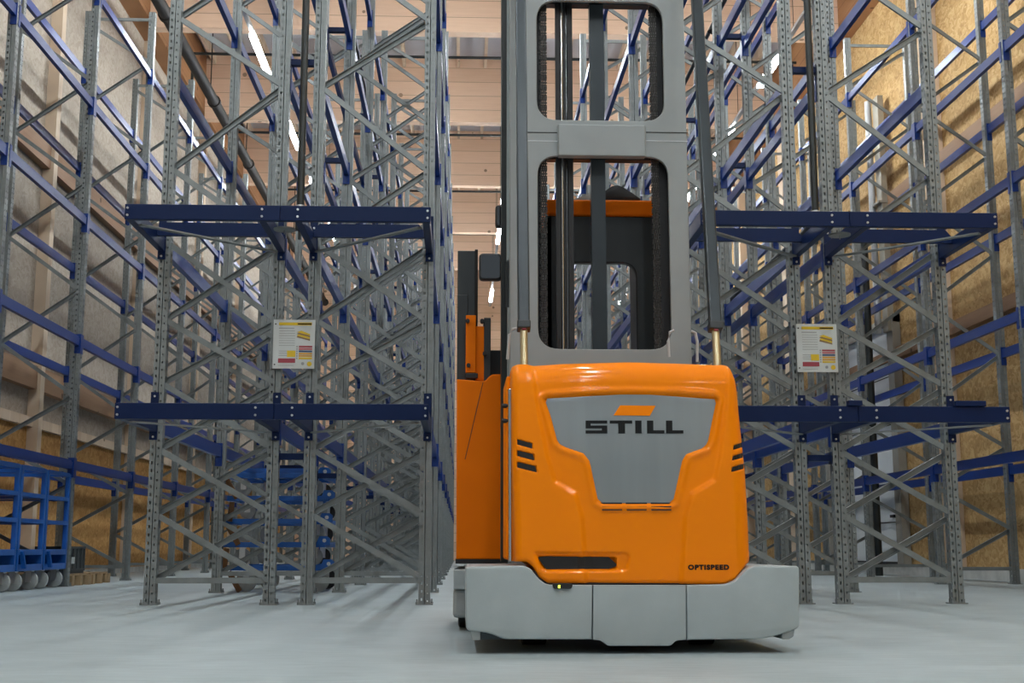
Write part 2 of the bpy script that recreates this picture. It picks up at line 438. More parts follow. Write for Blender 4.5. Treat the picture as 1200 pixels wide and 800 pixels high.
def zigzag_list(aisle_left):
    """single zigzag of the wall racks, starting at the foot of the aisle post"""
    zs = [.19, .69, 1.22, 1.74, 2.3, 2.95, 3.62, 4.3, 4.98, 5.66, 6.34, 7.02, 7.7, 8.3]; L = [(.195, .195)]
    for i in range(len(zs)-1):
        a, b = zs[i]+.02, zs[i+1]-.02
        L.append((a, b) if (i % 2 == 0) == aisle_left else (b, a))
    L.append((8.38, 8.38))
    return L
def frame_proto(gap_left, single=False):
    root = thing('rack_upright', '', 'rack upright')
    for s in (-1, 1): link('post', post_data, None, root, loc=(s*HW, 0, 0))
    for zl, zr in (zigzag_list(gap_left) if single else brace_list(gap_left)): brace_mb(zl, zr).build('brace', M['galv'], root)
    for s in (-1, 1): foot_mb(s).build('base_plate', M['galv'], root)
    return root
def joined(root):
    mb = MB()
    for c in root.children:
        mb.add([v.co + c.location for v in c.data.vertices], [list(p.vertices) for p in c.data.polygons])
    o = mb.build('rack_upright', M['galv']); d = o.data; bpy.data.objects.remove(o); return d
PROTO = {'R': frame_proto(True), 'L': frame_proto(False), 'WL': frame_proto(False, True), 'WR': frame_proto(True, True)}
FAR = {k: joined(v) for k, v in PROTO.items()}
# runs: name, centre x, prototype, aisle-face x, rear-face x, first frame distance, label words
RUNS = [
 ('left wall rack', -5.22, 'WL', 1, 12.75-BAY, 'beside the pale left wall'),
 ('left outer run', -2.03, 'L', -1, YF, 'facing the left aisle'),
 ('left inner run', -.772, 'R', 1, YF, 'facing the truck'),
 ('right inner run', 2.364, 'L', -1, YF, 'facing the truck'),
 ('right outer run', 3.636, 'R', 1, YF, 'facing the right aisle'),
 ('right wall rack', 6.6, 'WR', -1, 13.3-BAY, 'beside the yellow right wall'),
]
FRAMEY = {}
used = set()
for name, cx, pr, aisle, ys, words in RUNS:
    FRAMEY[name] = []
    k = 0; y = ys
    while y < 45 and k < 13:
        FRAMEY[name].append(y)
        lab = '%s galvanised upright frame from the front in the %s' % (ORD[k], name)
        if k < 5:
            proto = PROTO[pr]
            if pr in used: o = copy_tree(proto)
            else: o = proto; used.add(pr)
        else:
            o = bpy.data.objects.new('rack_upright', FAR[pr]); COL.objects.link(o)
        o.location = (cx, y, 0); tag(o, lab, 'rack upright', 'galvanised rack uprights')
        k += 1; y += BAY

LEVELS = [1.45, 2.97, 4.5, 6.03, 7.5]
LW = ['lowest', 'second', 'third', 'fourth', 'top']
BL = BAY - PD                                  # clear beam length
def beam_mb():
    mb = MB(); h, wd = .058, .024
    # rolled box section with a step along the top edge
    prof = [(-wd,-h),(wd,-h),(wd,h-.022),(wd-.012,h-.022),(wd-.012,h),(-wd,h)]
    n = len(prof); a, b = -BL/2+.006, BL/2-.006
    mb.add([(x, a, z) for x, z in prof]+[(x, b, z) for x, z in prof],
           [list(range(n)), [n+i for i in range(n)][::-1]]+[(i, i+n, (i+1) % n+n, (i+1) % n) for i in range(n)])
    return mb
def conn_mb(e):
    mb = MB(); y = e*(BL/2)
    y0, y1 = sorted((y-e*.009, y-e*.0015)); mb.box(-.034, .039, y0, y1, -.155, .085)
    y0, y1 = sorted((y-e*.009, y+e*.045)); mb.box(.0335, .039, y0, y1, -.155, .085)
    for z in (-.125, .06): mb.tube([(0, y-e*.008, z), (0, y-e*.016, z)], .009, 8)
    return mb
bm_ = beam_mb().build('beam', M['navy']); beam_data = bm_.data; bpy.data.objects.remove(bm_)
conns = []
for e in (-1, 1):
    c = conn_mb(e).build('connector', M['navy']); conns.append(c.data); bpy.data.objects.remove(c)
def project(p):
    d = Vector(p) - Vector((0, 0, CAM_H)); c = d.dot(FWD)
    if c < .3: return None
    return 600 + FOC*d.dot(RGT)/c, 400 - FOC*d.dot(UPV)/c, c
cands = []
for name, cx, pr, aisle, ys, words in RUNS:
    fy = FRAMEY[name]
    for i in range(len(fy)-1):
        for li, z in enumerate(LEVELS):
            for face in (1, -1):
                side = aisle*face
                x = cx + side*(HW + .015); ym = (fy[i]+fy[i+1])/2
                n = 0; cm = 1
                for t in range(9):
                    q = project((x, fy[i] + (t+.5)/9*BAY, z))
                    if q and 0 <= q[0] <= 1200 and 0 <= q[1] <= 800: n += 1; cm = q[2]
                fc = 'aisle side' if face == 1 else ('wall side' if 'wall' in name else 'rear side')
                cands.append((n/cm**1.2, name, i, li, side, x, ym, z, fc))
cands.sort(key=lambda c: -c[0])
rest = MB()
for k, (s, name, i, li, side, x, ym, z, fc) in enumerate(cands):
    if k < 300 and s > 0:
        lab = '%s-level blue rack beam in the %s bay, %s of the %s' % (LW[li], ORD[i], fc, name)
        if k < 110:
            o = thing('rack_crossbar', lab, 'rack beam', (x, ym, z), 'blue rack beams')
            link('box_section', beam_data, None, o)
            for cdat in conns: link('connector', cdat, None, o)
        else:
            if 'bj' not in globals():
                bj = MB()
                for dd in [beam_data]+conns: bj.add([v.co for v in dd.vertices], [list(p.vertices) for p in dd.polygons])
                t_ = bj.build('rack_crossbar', M['navy']); bjd = t_.data; bpy.data.objects.remove(t_)
            o = bpy.data.objects.new('rack_crossbar', bjd); COL.objects.link(o); o.location = (x, ym, z)
            tag(o, lab, 'rack beam', 'blue rack beams')
        if side < 0: o.rotation_euler = (0, 0, math.pi)
    else:
        rest.box(x-.024, x+.024, ym-BL/2+.01, ym+BL/2-.01, z-.058, z+.058)
        for e in (-1, 1): rest.box(x-.034, x+.034, ym+e*(BL/2-.009), ym+e*(BL/2-.002), z-.155, z+.085)
tag(rest.build('rack_crossbar', M['navy']), 'small distant blue rack beams at the far ends of all the racks', 'rack beams', kind='stuff')

# blue spacers tying the back-to-back runs
sp_data = None
for nm, xc in (('left', -1.401), ('right', 3.0)):
    for k in range(0, 8):
        y = YF + k*BAY
        for zi, z in enumerate((1.2, 4.62, 6.12)):
            if sp_data is None:
                mb = MB(); mb.box(-.100, .100, -.03, .03, -.026, .026); mb.box(-.1025, -.0985, -.04, .04, -.05, .05); mb.box(.0985, .1025, -.04, .04, -.05, .05)
                t_ = mb.build('row_spacer', M['navy_dark']); sp_data = t_.data; bpy.data.objects.remove(t_)
            o = bpy.data.objects.new('row_spacer', sp_data); COL.objects.link(o); o.location = (xc, y, z)
            tag(o, '%s blue spacer between the back-to-back frames at the %s frame of the %s double rack' % (('lower', 'middle', 'upper')[zi], ORD[k], nm), 'spacer', 'blue row spacers')

# cantilevered end portals in front of the double racks
def bolts(mb, pts, y):
    for x, z in pts: mb.tube([(x, y, z), (x, y-.008, z)], .009, 8); mb.tube([(x, y-.008, z), (x, y-.014, z)], .005, 8)
for nm, xs in (('left', (-2.516, -1.547, -1.244, -.299)), ('right', (1.883, 2.845, 3.155, 4.117))):
    outs = (-1, 1, -1, 1)
    pos = ('outermost left', 'inner left', 'inner right', 'outermost right')
    for lv, zt in (('lower', 1.456), ('upper', 2.975)):
        bx = []
        for j, xp in enumerate(xs):
            xo = xp + outs[j]*.016; bx.append(xo)
            o = thing('cantilever_arm', '%s %s blue cantilever arm jutting forward from the %s double rack' % (lv, pos[j], nm), 'cantilever beam', (xo, YF-.047, zt), 'blue cantilever arms')
            MB().box(-.028, .028, -1.02, -.004, -.058, .058).build('arm', M['navy_dark'], o, bevel=.004)
            mb = MB(); mb.box(-.032, .032, -.010, .001, -.125, .27)
            mb.build('bracket', M['navy_dark'], o)
            mb = MB(); bolts(mb, [(0, .235), (0, .155), (0, -.10)], -.010); mb.build('bolt', M['bolt'], o)
        ya = YF - .047 - 1.02
        for side in (0, 1):
            xa, xb = (bx[0]-.034, (xs[1]+xs[2])/2) if side == 0 else ((xs[1]+xs[2])/2+.002, bx[3]+.036)
            o = thing('front_crossbar', '%s blue cross beam across the front of the %s double rack, %s half' % (lv, nm, ('left', 'right')[side]), 'cross beam', ((xa+xb)/2, ya, zt), 'blue front cross beams')
            hl = (xb-xa)/2
            MB().box(-hl, hl, -.05, -.001, -.06, .06).build('box_section', M['navy_dark'], o, bevel=.005)
            mb = MB()
            cx = (xa+xb)/2
            for xx in ((bx[0]-.012, bx[1]) if side == 0 else (bx[2], bx[3]+.012)):
                bolts(mb, [(xx-cx, .028), (xx-cx, -.028)], -.05)
            mb.build('bolt', M['bolt'], o)
            # diagonal stiffener under the portal
            near = bx[0]+.05 if side == 0 else bx[3]-.05
            far = xs[1]-.02 if side == 0 else xs[2]+.02
            mb = MB(); mb.bar((near, ya+.10, zt-.066), (far, YF-.12, zt-.066), .05, .012)
            tag(mb.build('portal_brace', M['galv']), 'flat grey diagonal brace in the %s portal of the %s double rack, %s half' % (lv, nm, ('left', 'right')[side]), 'brace', 'portal braces')
            if lv == 'upper':
                x0, x1 = (bx[0]+.03, bx[1]-.03) if side == 0 else (bx[2]+.03, bx[3]-.03)
                zc = 3.035; h = .055
                poly = [(x0, zc-h*.1), (x0+.05, zc+h), (x1-.05, zc+h), (x1, zc-h*.1), (x1, zc-h), (x0, zc-h)]
                tag(MB().prism(poly, 10.14, 10.18).build('rear_crossbar', M['navy_dark']), 'short blue cross beam behind the upper portal of the %s double rack, %s half' % (nm, ('left', 'right')[side]), 'cross beam', 'blue rear cross beams')
# loose blue beam ends lying on the right portal
tag(MB().bar((3.74, 9.388, 1.537), (3.98, 9.388, 1.537), .06, .042).build('crossbar_stub', M['navy_dark'], bevel=.006), 'short blue beam stub lying on the right lower portal near its right end', 'beam stub')
tag(MB().bar((2.92, 9.388, 1.537), (3.03, 9.388, 1.537), .06, .042).build('crossbar_stub', M['navy_dark'], bevel=.006), 'short blue beam stub lying on the right lower portal near its middle', 'beam stub')

# ------------------------------------------------------------------ sprinkler pipes
for nm, xc in (('left', -1.375), ('right', 3.03)):
    o = thing('sprinkler_pipe', 'black sprinkler pipe running through the middle of the %s double rack' % nm, 'sprinkler pipe', (xc, 10.5, 0), 'sprinkler pipes in the racks')
    MB().tube([(0, -.10, 3.12), (0, -.10, 8.9)], .031, 14).build('riser', M['pipe'], o, True)
    for z in (3.22, 6.75):
        MB().tube([(0, .1, z), (0, 33, z)], .026, 12).build('branch_pipe', M['pipe'], o, True)
        for k in range(7):
            y = 1.2 + k*2.8
            h = MB(); h.tube([(0, y, z-.02), (0, y, z-.09)], .012, 8); h.tube([(0, y, z-.05), (0, y, z-.056)], .055, 16)
            h.build('sprinkler_head', M['pipe_grey'], o, True)
    mb = MB(); mb.tube([(0, -.10, 3.3), (.13, -.10, 3.3)], .008, 8); mb.tube([(0, -.10, 3.285), (0, -.10, 3.315)], .037, 12); mb.tube([(.13, -.12, 3.3), (.13, -.06, 3.3)], .012, 8)
    mb.build('pipe_clamp', M['bolt'], o, True)
    mb = MB(); mb.tube([(0, -.10, 3.10), (0, -.10, 3.24)], .042, 14); mb.tube([(0, .12, 3.22), (0, -.10, 3.22)], .034, 12); mb.tube([(0, -.10, 3.10), (0, -.10, 3.02)], .014, 8)
    mb.build('elbow_fitting', M['pipe'], o, True)
    d = MB(); X = -1.39 if nm == 'left' else 2.99
    d.tube([(X, 9.62, 2.90), (X, 9.62, 2.912)], .085, 24); d.tube([(X, 9.62, 2.87), (X, 9.62, 3.05)], .006, 8)
    tag(d.build('shield_disc', M['galv'], smooth=True), 'round grey sprinkler shield disc under the middle of the %s upper portal' % nm, 'shield disc')
# brown-grey main along the left eave
o = thing('fire_main_pipe', 'thick dark grey pipe running along the top of the left wall', 'pipe', (-5.15, 0, 9.55))
MB().tube([(0, 8, 0), (0, 46, 0)], .11, 18).build('pipe_run', M['pipe_grey'], o, True)
for k in range(9):
    y = 12.2 + 4.3*k
    MB().tube([(0, y-.05, 0), (0, y+.05, 0)], .135, 18).build('coupling', M['pipe_grey'], o, True)
    MB().tube([(0, y-.4, .1), (0, y-.4, 1.9)], .012, 8).build('hanger', M['pipe_grey'], o)
for k in range(6):
    y = 15.0 + 5*k
    p = MB(); p.tube([(-5.6, y, 9.66), (-5.6, y, 10.55)], .03, 10); p.tube([(-5.6, y, 10.55), (7.0, y, 10.55)], .03, 10)
    tag(p.build('cross_pipe', M['pipe']), 'thin black pipe spanning under the ceiling, %s from the front' % ORD[k], 'pipe', 'ceiling cross pipes')
# vertical pipe and duct on the right
tag(MB().tube([(6.95, 21.0, 0), (6.95, 21.0, 6.2)], .06, 14).build('vertical_pipe', M['pipe'], smooth=True), 'black vertical pipe standing in front of the light grey gate', 'pipe')
o = thing('wall_duct', 'beige-grey vertical cable duct with a round pipe on the right wall', 'duct', (7.48, 21.55, 4.2))
MB().box(-.05, .06, -.17, .10, 0, 4.3).build('duct_cover', M['duct'], o, bevel=.01)
MB().tube([(-.1, .2, 0), (-.1, .2, 4.3)], .06, 12).build('round_pipe', M['lampwhite'], o, True)
for z in (.9, 2.3, 3.6): MB().box(-.12, .05, -.19, .28, z, z+.04).build('strap', M['gateframe'], o)

# ------------------------------------------------------------------ load signs
def sign(cx, cz, words):
    y = 10.40; W, Hh = .345, .41
    o = thing('load_sign', words, 'sign', (cx, y, cz), 'load signs')
    MB().box(-W/2, W/2, 0, .006, -Hh/2, Hh/2).build('board', M['sign'], o)
    def r(n, m, x0, x1, z0, z1, d=.002):
        MB().box((x0-.5)*W, (x1-.5)*W, -d, .001, (.5-z1)*Hh, (.5-z0)*Hh).build(n, M[m], o)
    r('header_bar', 'yellow', .13, .92, .055, .115); r('header_text', 'letter', .58, .91, .075, .098, .003)
    r('title_line', 'text', .13, .50, .165, .185)
    for k in range(7): r('text_line', 'text', .14 if k < 5 else .14, .52, .225+k*.05, .235+k*.05)
    for k in range(3): r('text_line', 'text', .14, .34, .64+k*.045, .65+k*.045)
    r('yellow_box', 'yellow', .34, .54, .635, .765); r('red_box', 'red', .13, .54, .795, .885)
    for k, m in enumerate(('red', 'pinkred', 'signblue', 'amber', 'amber', 'yellow')):
        r('colour_bar', m, .62, .94, .535+k*.048, .570+k*.048); r('bar_mark', 'text', .56, .595, .537+k*.048, .568+k*.048)
    r('text_line', 'text', .13, .50, .935, .943)
    # picture of a loaded pallet
    for k, m in enumerate(('pallet', 'yellow', 'pallet', 'yellow')):
        z = .36 - k*.035
        poly = [((.56-.5)*W, (.5-z)*Hh), ((.88-.5)*W, (.5-z-.07)*Hh), ((.88-.5)*W, (.5-z-.04)*Hh), ((.58+.03*k-.5)*W, (.5-z+.03)*Hh)]
        MB().prism(poly, -.0025-.0003*k, .001).build('pallet_picture', M[m], o)
    def disc(n, m, x, z, rad):
        MB().tube([((x-.5)*W, .001, (.5-z)*Hh), ((x-.5)*W, -.0025, (.5-z)*Hh)], rad, 20).build(n, M[m], o)
    disc('round_badge', 'yellow', .88, .905, .020); disc('round_badge', 'text', .72, .90, .013)
    for x, z in ((.05, .09), (.05, .92)): disc('rivet', 'pipe_grey', x, z, .006)
    return o
xA, zA = at(344.5, 403, 10.4); xB, zB = at(957.5, 407.5, 10.4)
sign(xA, zA, 'white load sign with yellow header on the left double rack'); sign(xB, zB, 'white load sign with yellow header on the right double rack')

# ------------------------------------------------------------------ shelf trolleys on the left
def wheel(mb, x, y, z, r, wd):
    mb.tube([(x-wd/2, y, z), (x-wd/2+.006, y, z), (x+wd/2-.006, y, z), (x+wd/2, y, z)], [r*.9, r, r, r*.9], 20)
def trolley(y0, label, first=None):
    D, Wd, T = .86, .95, 1.33            # along Y, along X, height
    o = thing('shelf_trolley', label, 'trolley', (-4.70, y0, 0), 'blue shelf trolleys')
    b = MB()
    b.box(-Wd, 0, .02, .06, .21, .44); b.box(-Wd, 0, D-.06, D-.02, .21, .44); b.box(-.04, 0, .06, D-.06, .21, .28); b.box(-.03, 0, .06, D-.06, .38, .44)
    b.box(-Wd, -Wd+.04, .06, D-.06, .21, .44); b.box(-Wd+.04, -.03, .06, D-.06, .40, .42)
    b.build('base_frame', M['trolley'], o, bevel=.004)
    for x, y in ((-.025, .04), (-.025, D-.04), (-Wd+.025, .04), (-Wd+.025, D-.04)):
        MB().box(x-.025, x+.025, y-.028, y+.028, .44, T).build('corner_post', M['trolley'], o, bevel=.004)
    for z in (.76, 1.04, T):
        s = MB(); s.box(-.04, 0, .06, D-.06, z-.035, z+.01); s.box(-Wd, -Wd+.04, .06, D-.06, z-.035, z+.01)
        s.box(-Wd+.03, -.04, .03, .07, z-.03, z+.01); s.box(-Wd+.03, -.04, D-.07, D-.03, z-.03, z+.01)
        if z < T: s.box(-Wd+.04, -.04, .07, D-.07, z-.02, z-.008)
        s.build('shelf', M['trolley'], o)
    for x in (-.09, -Wd+.14):
        for y in (.17, D-.17):
            wm = MB(); wheel(wm, x, y, .1, .1, .045); wm.v = [Vector((x+(p.y-y), y-(p.x-x), p.z)) for p in wm.v]; wo = wm.build('wheel', M['wheel'], o, True)
            h = MB(); h.tube([(x, y-.03, .1), (x, y+.03, .1)], .02, 10); h.box(x-.03, x+.03, y-.034, y-.028, .08, .20); h.box(x-.03, x+.03, y+.028, y+.034, .08, .20); h.box(x-.04, x+.04, y-.05, y+.05, .195, .21)
            h.build('caster_fork', M['bolt'], wo)
    MB().bar((.012, .1, .42), (.03, .16, .24), .05, .02).build('drawbar_catch', M['trolley'], o)
    return o
trolley(12.87, 'blue shelf trolley on grey wheels, nearest of three under the left wall rack')
trolley(13.74, 'blue shelf trolley on grey wheels, middle of three under the left wall rack')
trolley(14.61, 'blue shelf trolley on grey wheels, farthest of three, beside the upright with the crate')
# parcel on the nearest trolley
tag(MB().box(-5.25, -4.9, 13.05, 13.55, 1.05, 1.23).build('cardboard_box', M['rail'], bevel=.006), 'brown box on the upper shelf of the nearest blue trolley', 'box')
# pallets with crate
def pallet(y0, label):
    o = thing('wooden_pallet', label, 'pallet', (-4.75, y0, 0), 'wooden pallets')
    for x in (-1.0, -.75, -.52, -.28, -.05):
        MB().box(x-.06, x+.06, 0, .8, .122, .144).build('deck_board', M['pallet'], o)
    for x in (-1.05, -.53, 0):
        for y in (.05, .4, .75):
            MB().box(x-.06+.005, x+.06-.005 if x < 0 else .05, y-.05, y+.05, .022, .1).build('block', M['pallet'], o)
    for y in (.05, .4, .75):
        MB().box(-1.1, .05, y-.05, y+.05, .1, .122).build('stringer', M['pallet'], o)
        MB().box(-1.1, .05, y-.05, y+.05, 0, .022).build('bottom_board', M['pallet'], o)
    return o
pallet(15.72, 'low wooden pallet under the dark grey crate'); pallet(16.60, 'empty low wooden pallet behind the one with the crate')
o = thing('plastic_crate', 'dark grey plastic crate on the wooden pallet by the left rack', 'crate', (-4.98, 16.12, .145))
c = MB(); hx, hy, Z = .2, .32, .33
c.box(-hx, hx, -hy, hy, 0, .02); c.box(-hx, -hx+.01, -hy, hy, .02, Z); c.box(hx-.01, hx, -hy, hy, .02, Z); c.box(-hx, hx, -hy, -hy+.01, .02, Z); c.box(-hx, hx, hy-.01, hy, .02, Z)
c.build('body', M['crate'], o)
c = MB()
for z in (.03, Z-.03): c.box(-hx-.012, hx+.012, -hy-.012, -hy, z, z+.03); c.box(hx, hx+.012, -hy-.012, hy+.012, z, z+.03)
for y in (-.32, -.16, 0, .16, .31): c.box(hx, hx+.012, y-.008, y+.008, .03, Z)
for xx in (-.2, -.07, .07, .19): c.box(xx-.008, xx+.008, -hy-.012, -hy, .03, Z)
c.build('rib', M['crate'], o)
MB().box(hx+.012, hx+.014, -.25, -.12, .12, .2).build('label_plate', M['sign'], o)

# ------------------------------------------------------------------ stack of blue trolley bases in the rack
def dolly(z, k, label):
    wr = .11 if k == 0 else .088; wz = -.112 if k == 0 else -.0965
    o = thing('trolley_base', label, 'trolley base', (-1.93, 13.5, z), 'stacked blue trolley bases')
    sh = (.03, -.02, .0, .02, -.03)[k]
    x0, x1 = -.56+sh, .52+sh
    b = MB(); b.box(x0, x1, 0, .05, 0, .055); b.box(x0, x1, 1.05, 1.1, 0, .055); b.box(x0, x0+.05, .05, 1.05, 0, .05); b.box(x1-.05, x1, .05, 1.05, 0, .05); b.box(x0+.05, x1-.05, .5, .55, .0, .045); b.box(x0+.3, x0+.34, .05, 1.05, .005, .04)
    b.build('deck_frame', M['trolley'], o, bevel=.003)
    e = MB(); xe = x1
    e.prism([(xe-.10, .02), (xe-.06, .115), (xe+.02, .115), (xe+.05, .09), (xe+.05, .02)], -.012, 0); 
    e.prism([(xe-.10, .02), (xe-.06, .115), (xe+.02, .115), (xe+.05, .09), (xe+.05, .02)], .05, .06); e.build('end_bracket', M['trolley'], o)
    MB().tube([(xe-.005, -.012, .07), (xe-.005, -.02, .07)], .02, 14).build('pin', M['bolt'], o, True)
    for xx, yy in ((x0+.2, .14), (x0+.33, .9), (x1-.12, .14), (x1-.12, .95)):
        wm = MB(); wheel(wm, xx, yy, wz, wr, .04)
        # wheels run along X: turn the wheel about its own centre
        wm.v = [Vector((xx + (p.y-yy), yy - (p.x-xx), p.z)) for p in wm.v]
        wo = wm.build('wheel', M['wheel'] if xx < x1-.2 or yy < .5 else M['black'], o, True)
        f = MB(); f.box(xx-.03, xx+.03, yy-.034, yy-.028, wz-.02, .0); f.box(xx-.03, xx+.03, yy+.028, yy+.034, wz-.02, .0); f.tube([(xx, yy-.036, wz), (xx, yy+.036, wz)], .014, 8)
        f.build('caster_fork', M['bolt'], wo)
    s = -1 if k % 2 else 1
    l = MB(); l.bar((x0+.05-s*.01, -.02, -.01), (x0+.10+s*.06, -.02, -.215), .055, .03, (0, 1, 0)); l.build('drawbar', M['brown'], o, bevel=.006)
    return o
ZS = [.222, .463, .704, .945, 1.186]
LB = ['lowest', 'second lowest', 'middle', 'second highest', 'highest']
for k, z in enumerate(ZS):
    dolly(z, k, '%s blue wheeled trolley base in the stack inside the left double rack' % LB[k])
o = thing('mesh_deck', 'blue mesh deck lying on top of the stacked trolley bases', 'deck', (-1.93, 13.5, 1.243))
b = MB(); b.box(-.46, .38, .05, .10, 0, .05); b.box(-.46, .38, 1.0, 1.05, 0, .05); b.box(-.46, -.41, .1, 1.0, 0, .05); b.box(.33, .38, .1, 1.0, 0, .05)
b.build('rim', M['trolley'], o)
b = MB()
for k in range(9): b.box(-.38+k*.08, -.365+k*.08, .1, 1.0, .01, .03)
b.build('mesh_bar', M['trolley'], o)
b = MB(); b.box(-.3, .36, 1.05, 1.19, 0, .04); b.build('rear_ledge', M['trolley'], o)
for x in (-.26, .31): MB().box(x, x+.04, 1.15, 1.19, -1.243, .0).build('stanchion', M['trolley'], o)
MB().box(-.2, .33, .3, .7, .05, .1).build('dark_plate', M['navy_dark'], o)

# ------------------------------------------------------------------ the truck
TC = .7626; YR = 5.6
OFF = (TC, YR, 0)
T = thing('warehouse_truck', 'large orange and grey narrow-aisle lift truck seen from behind in the middle aisle', 'forklift truck', OFF)
def tb(name, mb, m, parent=None, smooth=False, bevel=0):
    mb.off = Vector(OFF); return mb.build(name, M[m], parent or T, smooth, bevel)
def W(pts, Y): return [at(px, py, Y) for px, py in pts]

# orange rear cover: one sculpted shell
YC = 5.63
def lerp(t, pts):
    for (a, b), (c, d) in zip(pts, pts[1:]):
        if t <= c: return b + (d-b)*(t-a)/(c-a) if c > a else d
    return pts[-1][1]
def sm(a, b, t):
    t = max(0, min(1, (t-a)/(b-a))); return t*t*(3-2*t)
def sdist(p, poly):
    """signed distance, positive inside"""
    x, y = p; ins = False; best = 1e9; n = len(poly); j = n-1
    for i in range(n):
        xi, yi = poly[i]; xj, yj = poly[j]
        if (yi > y) != (yj > y) and x < (xj-xi)*(y-yi)/(yj-yi)+xi: ins = not ins
        dx, dy = xj-xi, yj-yi; t = max(0, min(1, ((x-xi)*dx+(y-yi)*dy)/(dx*dx+dy*dy)))
        d = (x-xi-dx*t)**2+(y-yi-dy*t)**2
        if d < best: best = d
        j = i
    return math.sqrt(best)*(1 if ins else -1)
LEFT = [(421, 602), (440, 600), (560, 600.5), (620, 602.5), (690, 604)]        # photo row -> left edge column
RIGHT = [(421, 867), (440, 870), (560, 879), (620, 882), (690, 884.5)]
def bottom_row(px):
    return lerp(px, [(590, 658), (617, 658), (624, 663), (632, 676), (642, 683), (850, 684.5), (862, 680), (872, 668), (880, 660), (890, 658)])
def top_row(px):
    return lerp(px, [(596, 428), (601, 422.5), (609, 420.5), (618, 420.5), (626, 422), (660, 420), (740, 418), (800, 419.5), (845, 421), (855, 420.5), (862, 422), (868, 427), (872, 436)])
PANEL_PX = [(638,466),(642,463.5),(690,460.5),(740,459.5),(795,460.5),(840,463.5),(844,467),(840,484),(833,516),(829,523.5),(806,532),(801.5,540),(791,587),(785,590.5),(707,590.5),(701,587),(691,540),(684,531),(658,522),(653,517),(645,486)]
RAISE_PX = [(624,405),(858,405),(853,470),(845,530),(838,562),(811,578),(803,606),(796,720),(690,720),(683,606),(675,578),(651,564),(641,530),(630,470)]
VENT_L = [[(606.5,514),(624,519),(624,525),(606.5,520)], [(606.5,527),(626,532),(626.5,539),(606.5,533.5)], [(606.5,540.5),(628.5,546),(629.5,553),(606.5,547)]]
VENT_R = [[(861,521.5),(875.5,516),(875.5,522),(860.5,526.5)], [(860,534),(876,528.5),(876,534.5),(859,539)], [(859,547),(877,541.5),(877,547.5),(858,552.5)]]
SLOT = rounded([(630,651.5),(723,652.5),(724,666.5),(640,667),(636,664)], 4, 3)
LIP = rounded([(624,646),(736,647),(740,652),(736,670),(634,671)], 6, 3)
PANEL = W(PANEL_PX, YC); RAISE = W(RAISE_PX, YC)
VL = [W(v, YC) for v in VENT_L]; VR = [W(v, YC) for v in VENT_R]; SL = W(SLOT, YC); LP = W(LIP, YC)
NX, NZ = 190, 176
gv = []; gp = []
for j in range(NZ+1):
    tj = j/NZ
    for i in range(NX+1):
        ti = i/NX
        # denser near the rims
        u = .5 - .5*math.cos(math.pi*ti); u = .35*u + .65*ti
        v = .5 - .5*math.cos(math.pi*tj); v = .35*v + .65*tj
        pl, pr_ = lerp(421 + (690-421)*(1-v), LEFT), lerp(421 + (690-421)*(1-v), RIGHT)
        px = pl + (pr_-pl)*u
        py = bottom_row(px) + (top_row(px)-bottom_row(px))*v
        x, z = at(px, py, YC)
        dl, dr = (px-pl)/262, (pr_-px)/262
        dt, db = (py-top_row(px))/262, (bottom_row(px)-py)/262
        y = 0
        def rnd(d, r, dep):
            return 0 if d >= r else dep*(1-math.sqrt(max(0, 1-((r-d)/r)**2)))
        y += rnd(dl, .035, .05) + rnd(dr, .075, .10) + rnd(dt, .11, .13) + rnd(db, .022, .02)
        y += .02*((px-740)/140)**2 + .03*sm(.5, 1, v)
        # bulge of the middle, grey panel recess, vents
        y += .017*sm(-.014, .012, sdist((x, z), RAISE))
        dp = sdist((x, z), PANEL)
        y -= .008*math.exp(-((dp+.016)/.012)**2)
        y += .016*sm(-.006, .008, dp)
        y0v = YC + y
        if x < TC-.35 and .6 < z < 1.1:
            for q in VL: y += .022*sm(-.004, .006, sdist((x, z), q))
        if x > TC+.33 and .6 < z < 1.1:
            for q in VR: y += .022*sm(-.004, .006, sdist((x, z), q))
        if z < .52 and x < TC+.1:
            y += .012*sm(-.004, .012, sdist((x, z), LP)); y += .03*sm(-.004, .006, sdist((x, z), SL))
        gv.append((x, YC + y, z)); gp.append(y0v)
cv = MB(); fs = []
for j in range(NZ):
    for i in range(NX):
        a = j*(NX+1)+i; fs.append((a, a+1, a+NX+2, a+NX+1))
ring = [i for i in range(NX+1)] + [j*(NX+1)+NX for j in range(1, NZ+1)] + [NZ*(NX+1)+i for i in range(NX-1, -1, -1)] + [j*(NX+1) for j in range(NZ-1, 0, -1)]
n0 = len(gv); back = [(gv[k][0], 6.32, gv[k][2]) for k in ring]
for k in range(len(ring)):
    k2 = (k+1) % len(ring); fs.append((ring[k], n0+k, n0+k2, ring[k2]))
fs.append([n0+k for k in range(len(ring))])
cv.add(gv + back, fs)
cover = tb('rear_cover', cv, 'orange', smooth=True)
def surf(x, z):
    best = min(range(0, len(gv)), key=lambda k: (gv[k][0]-x)**2 + (gv[k][2]-z)**2); return gv[best][1]
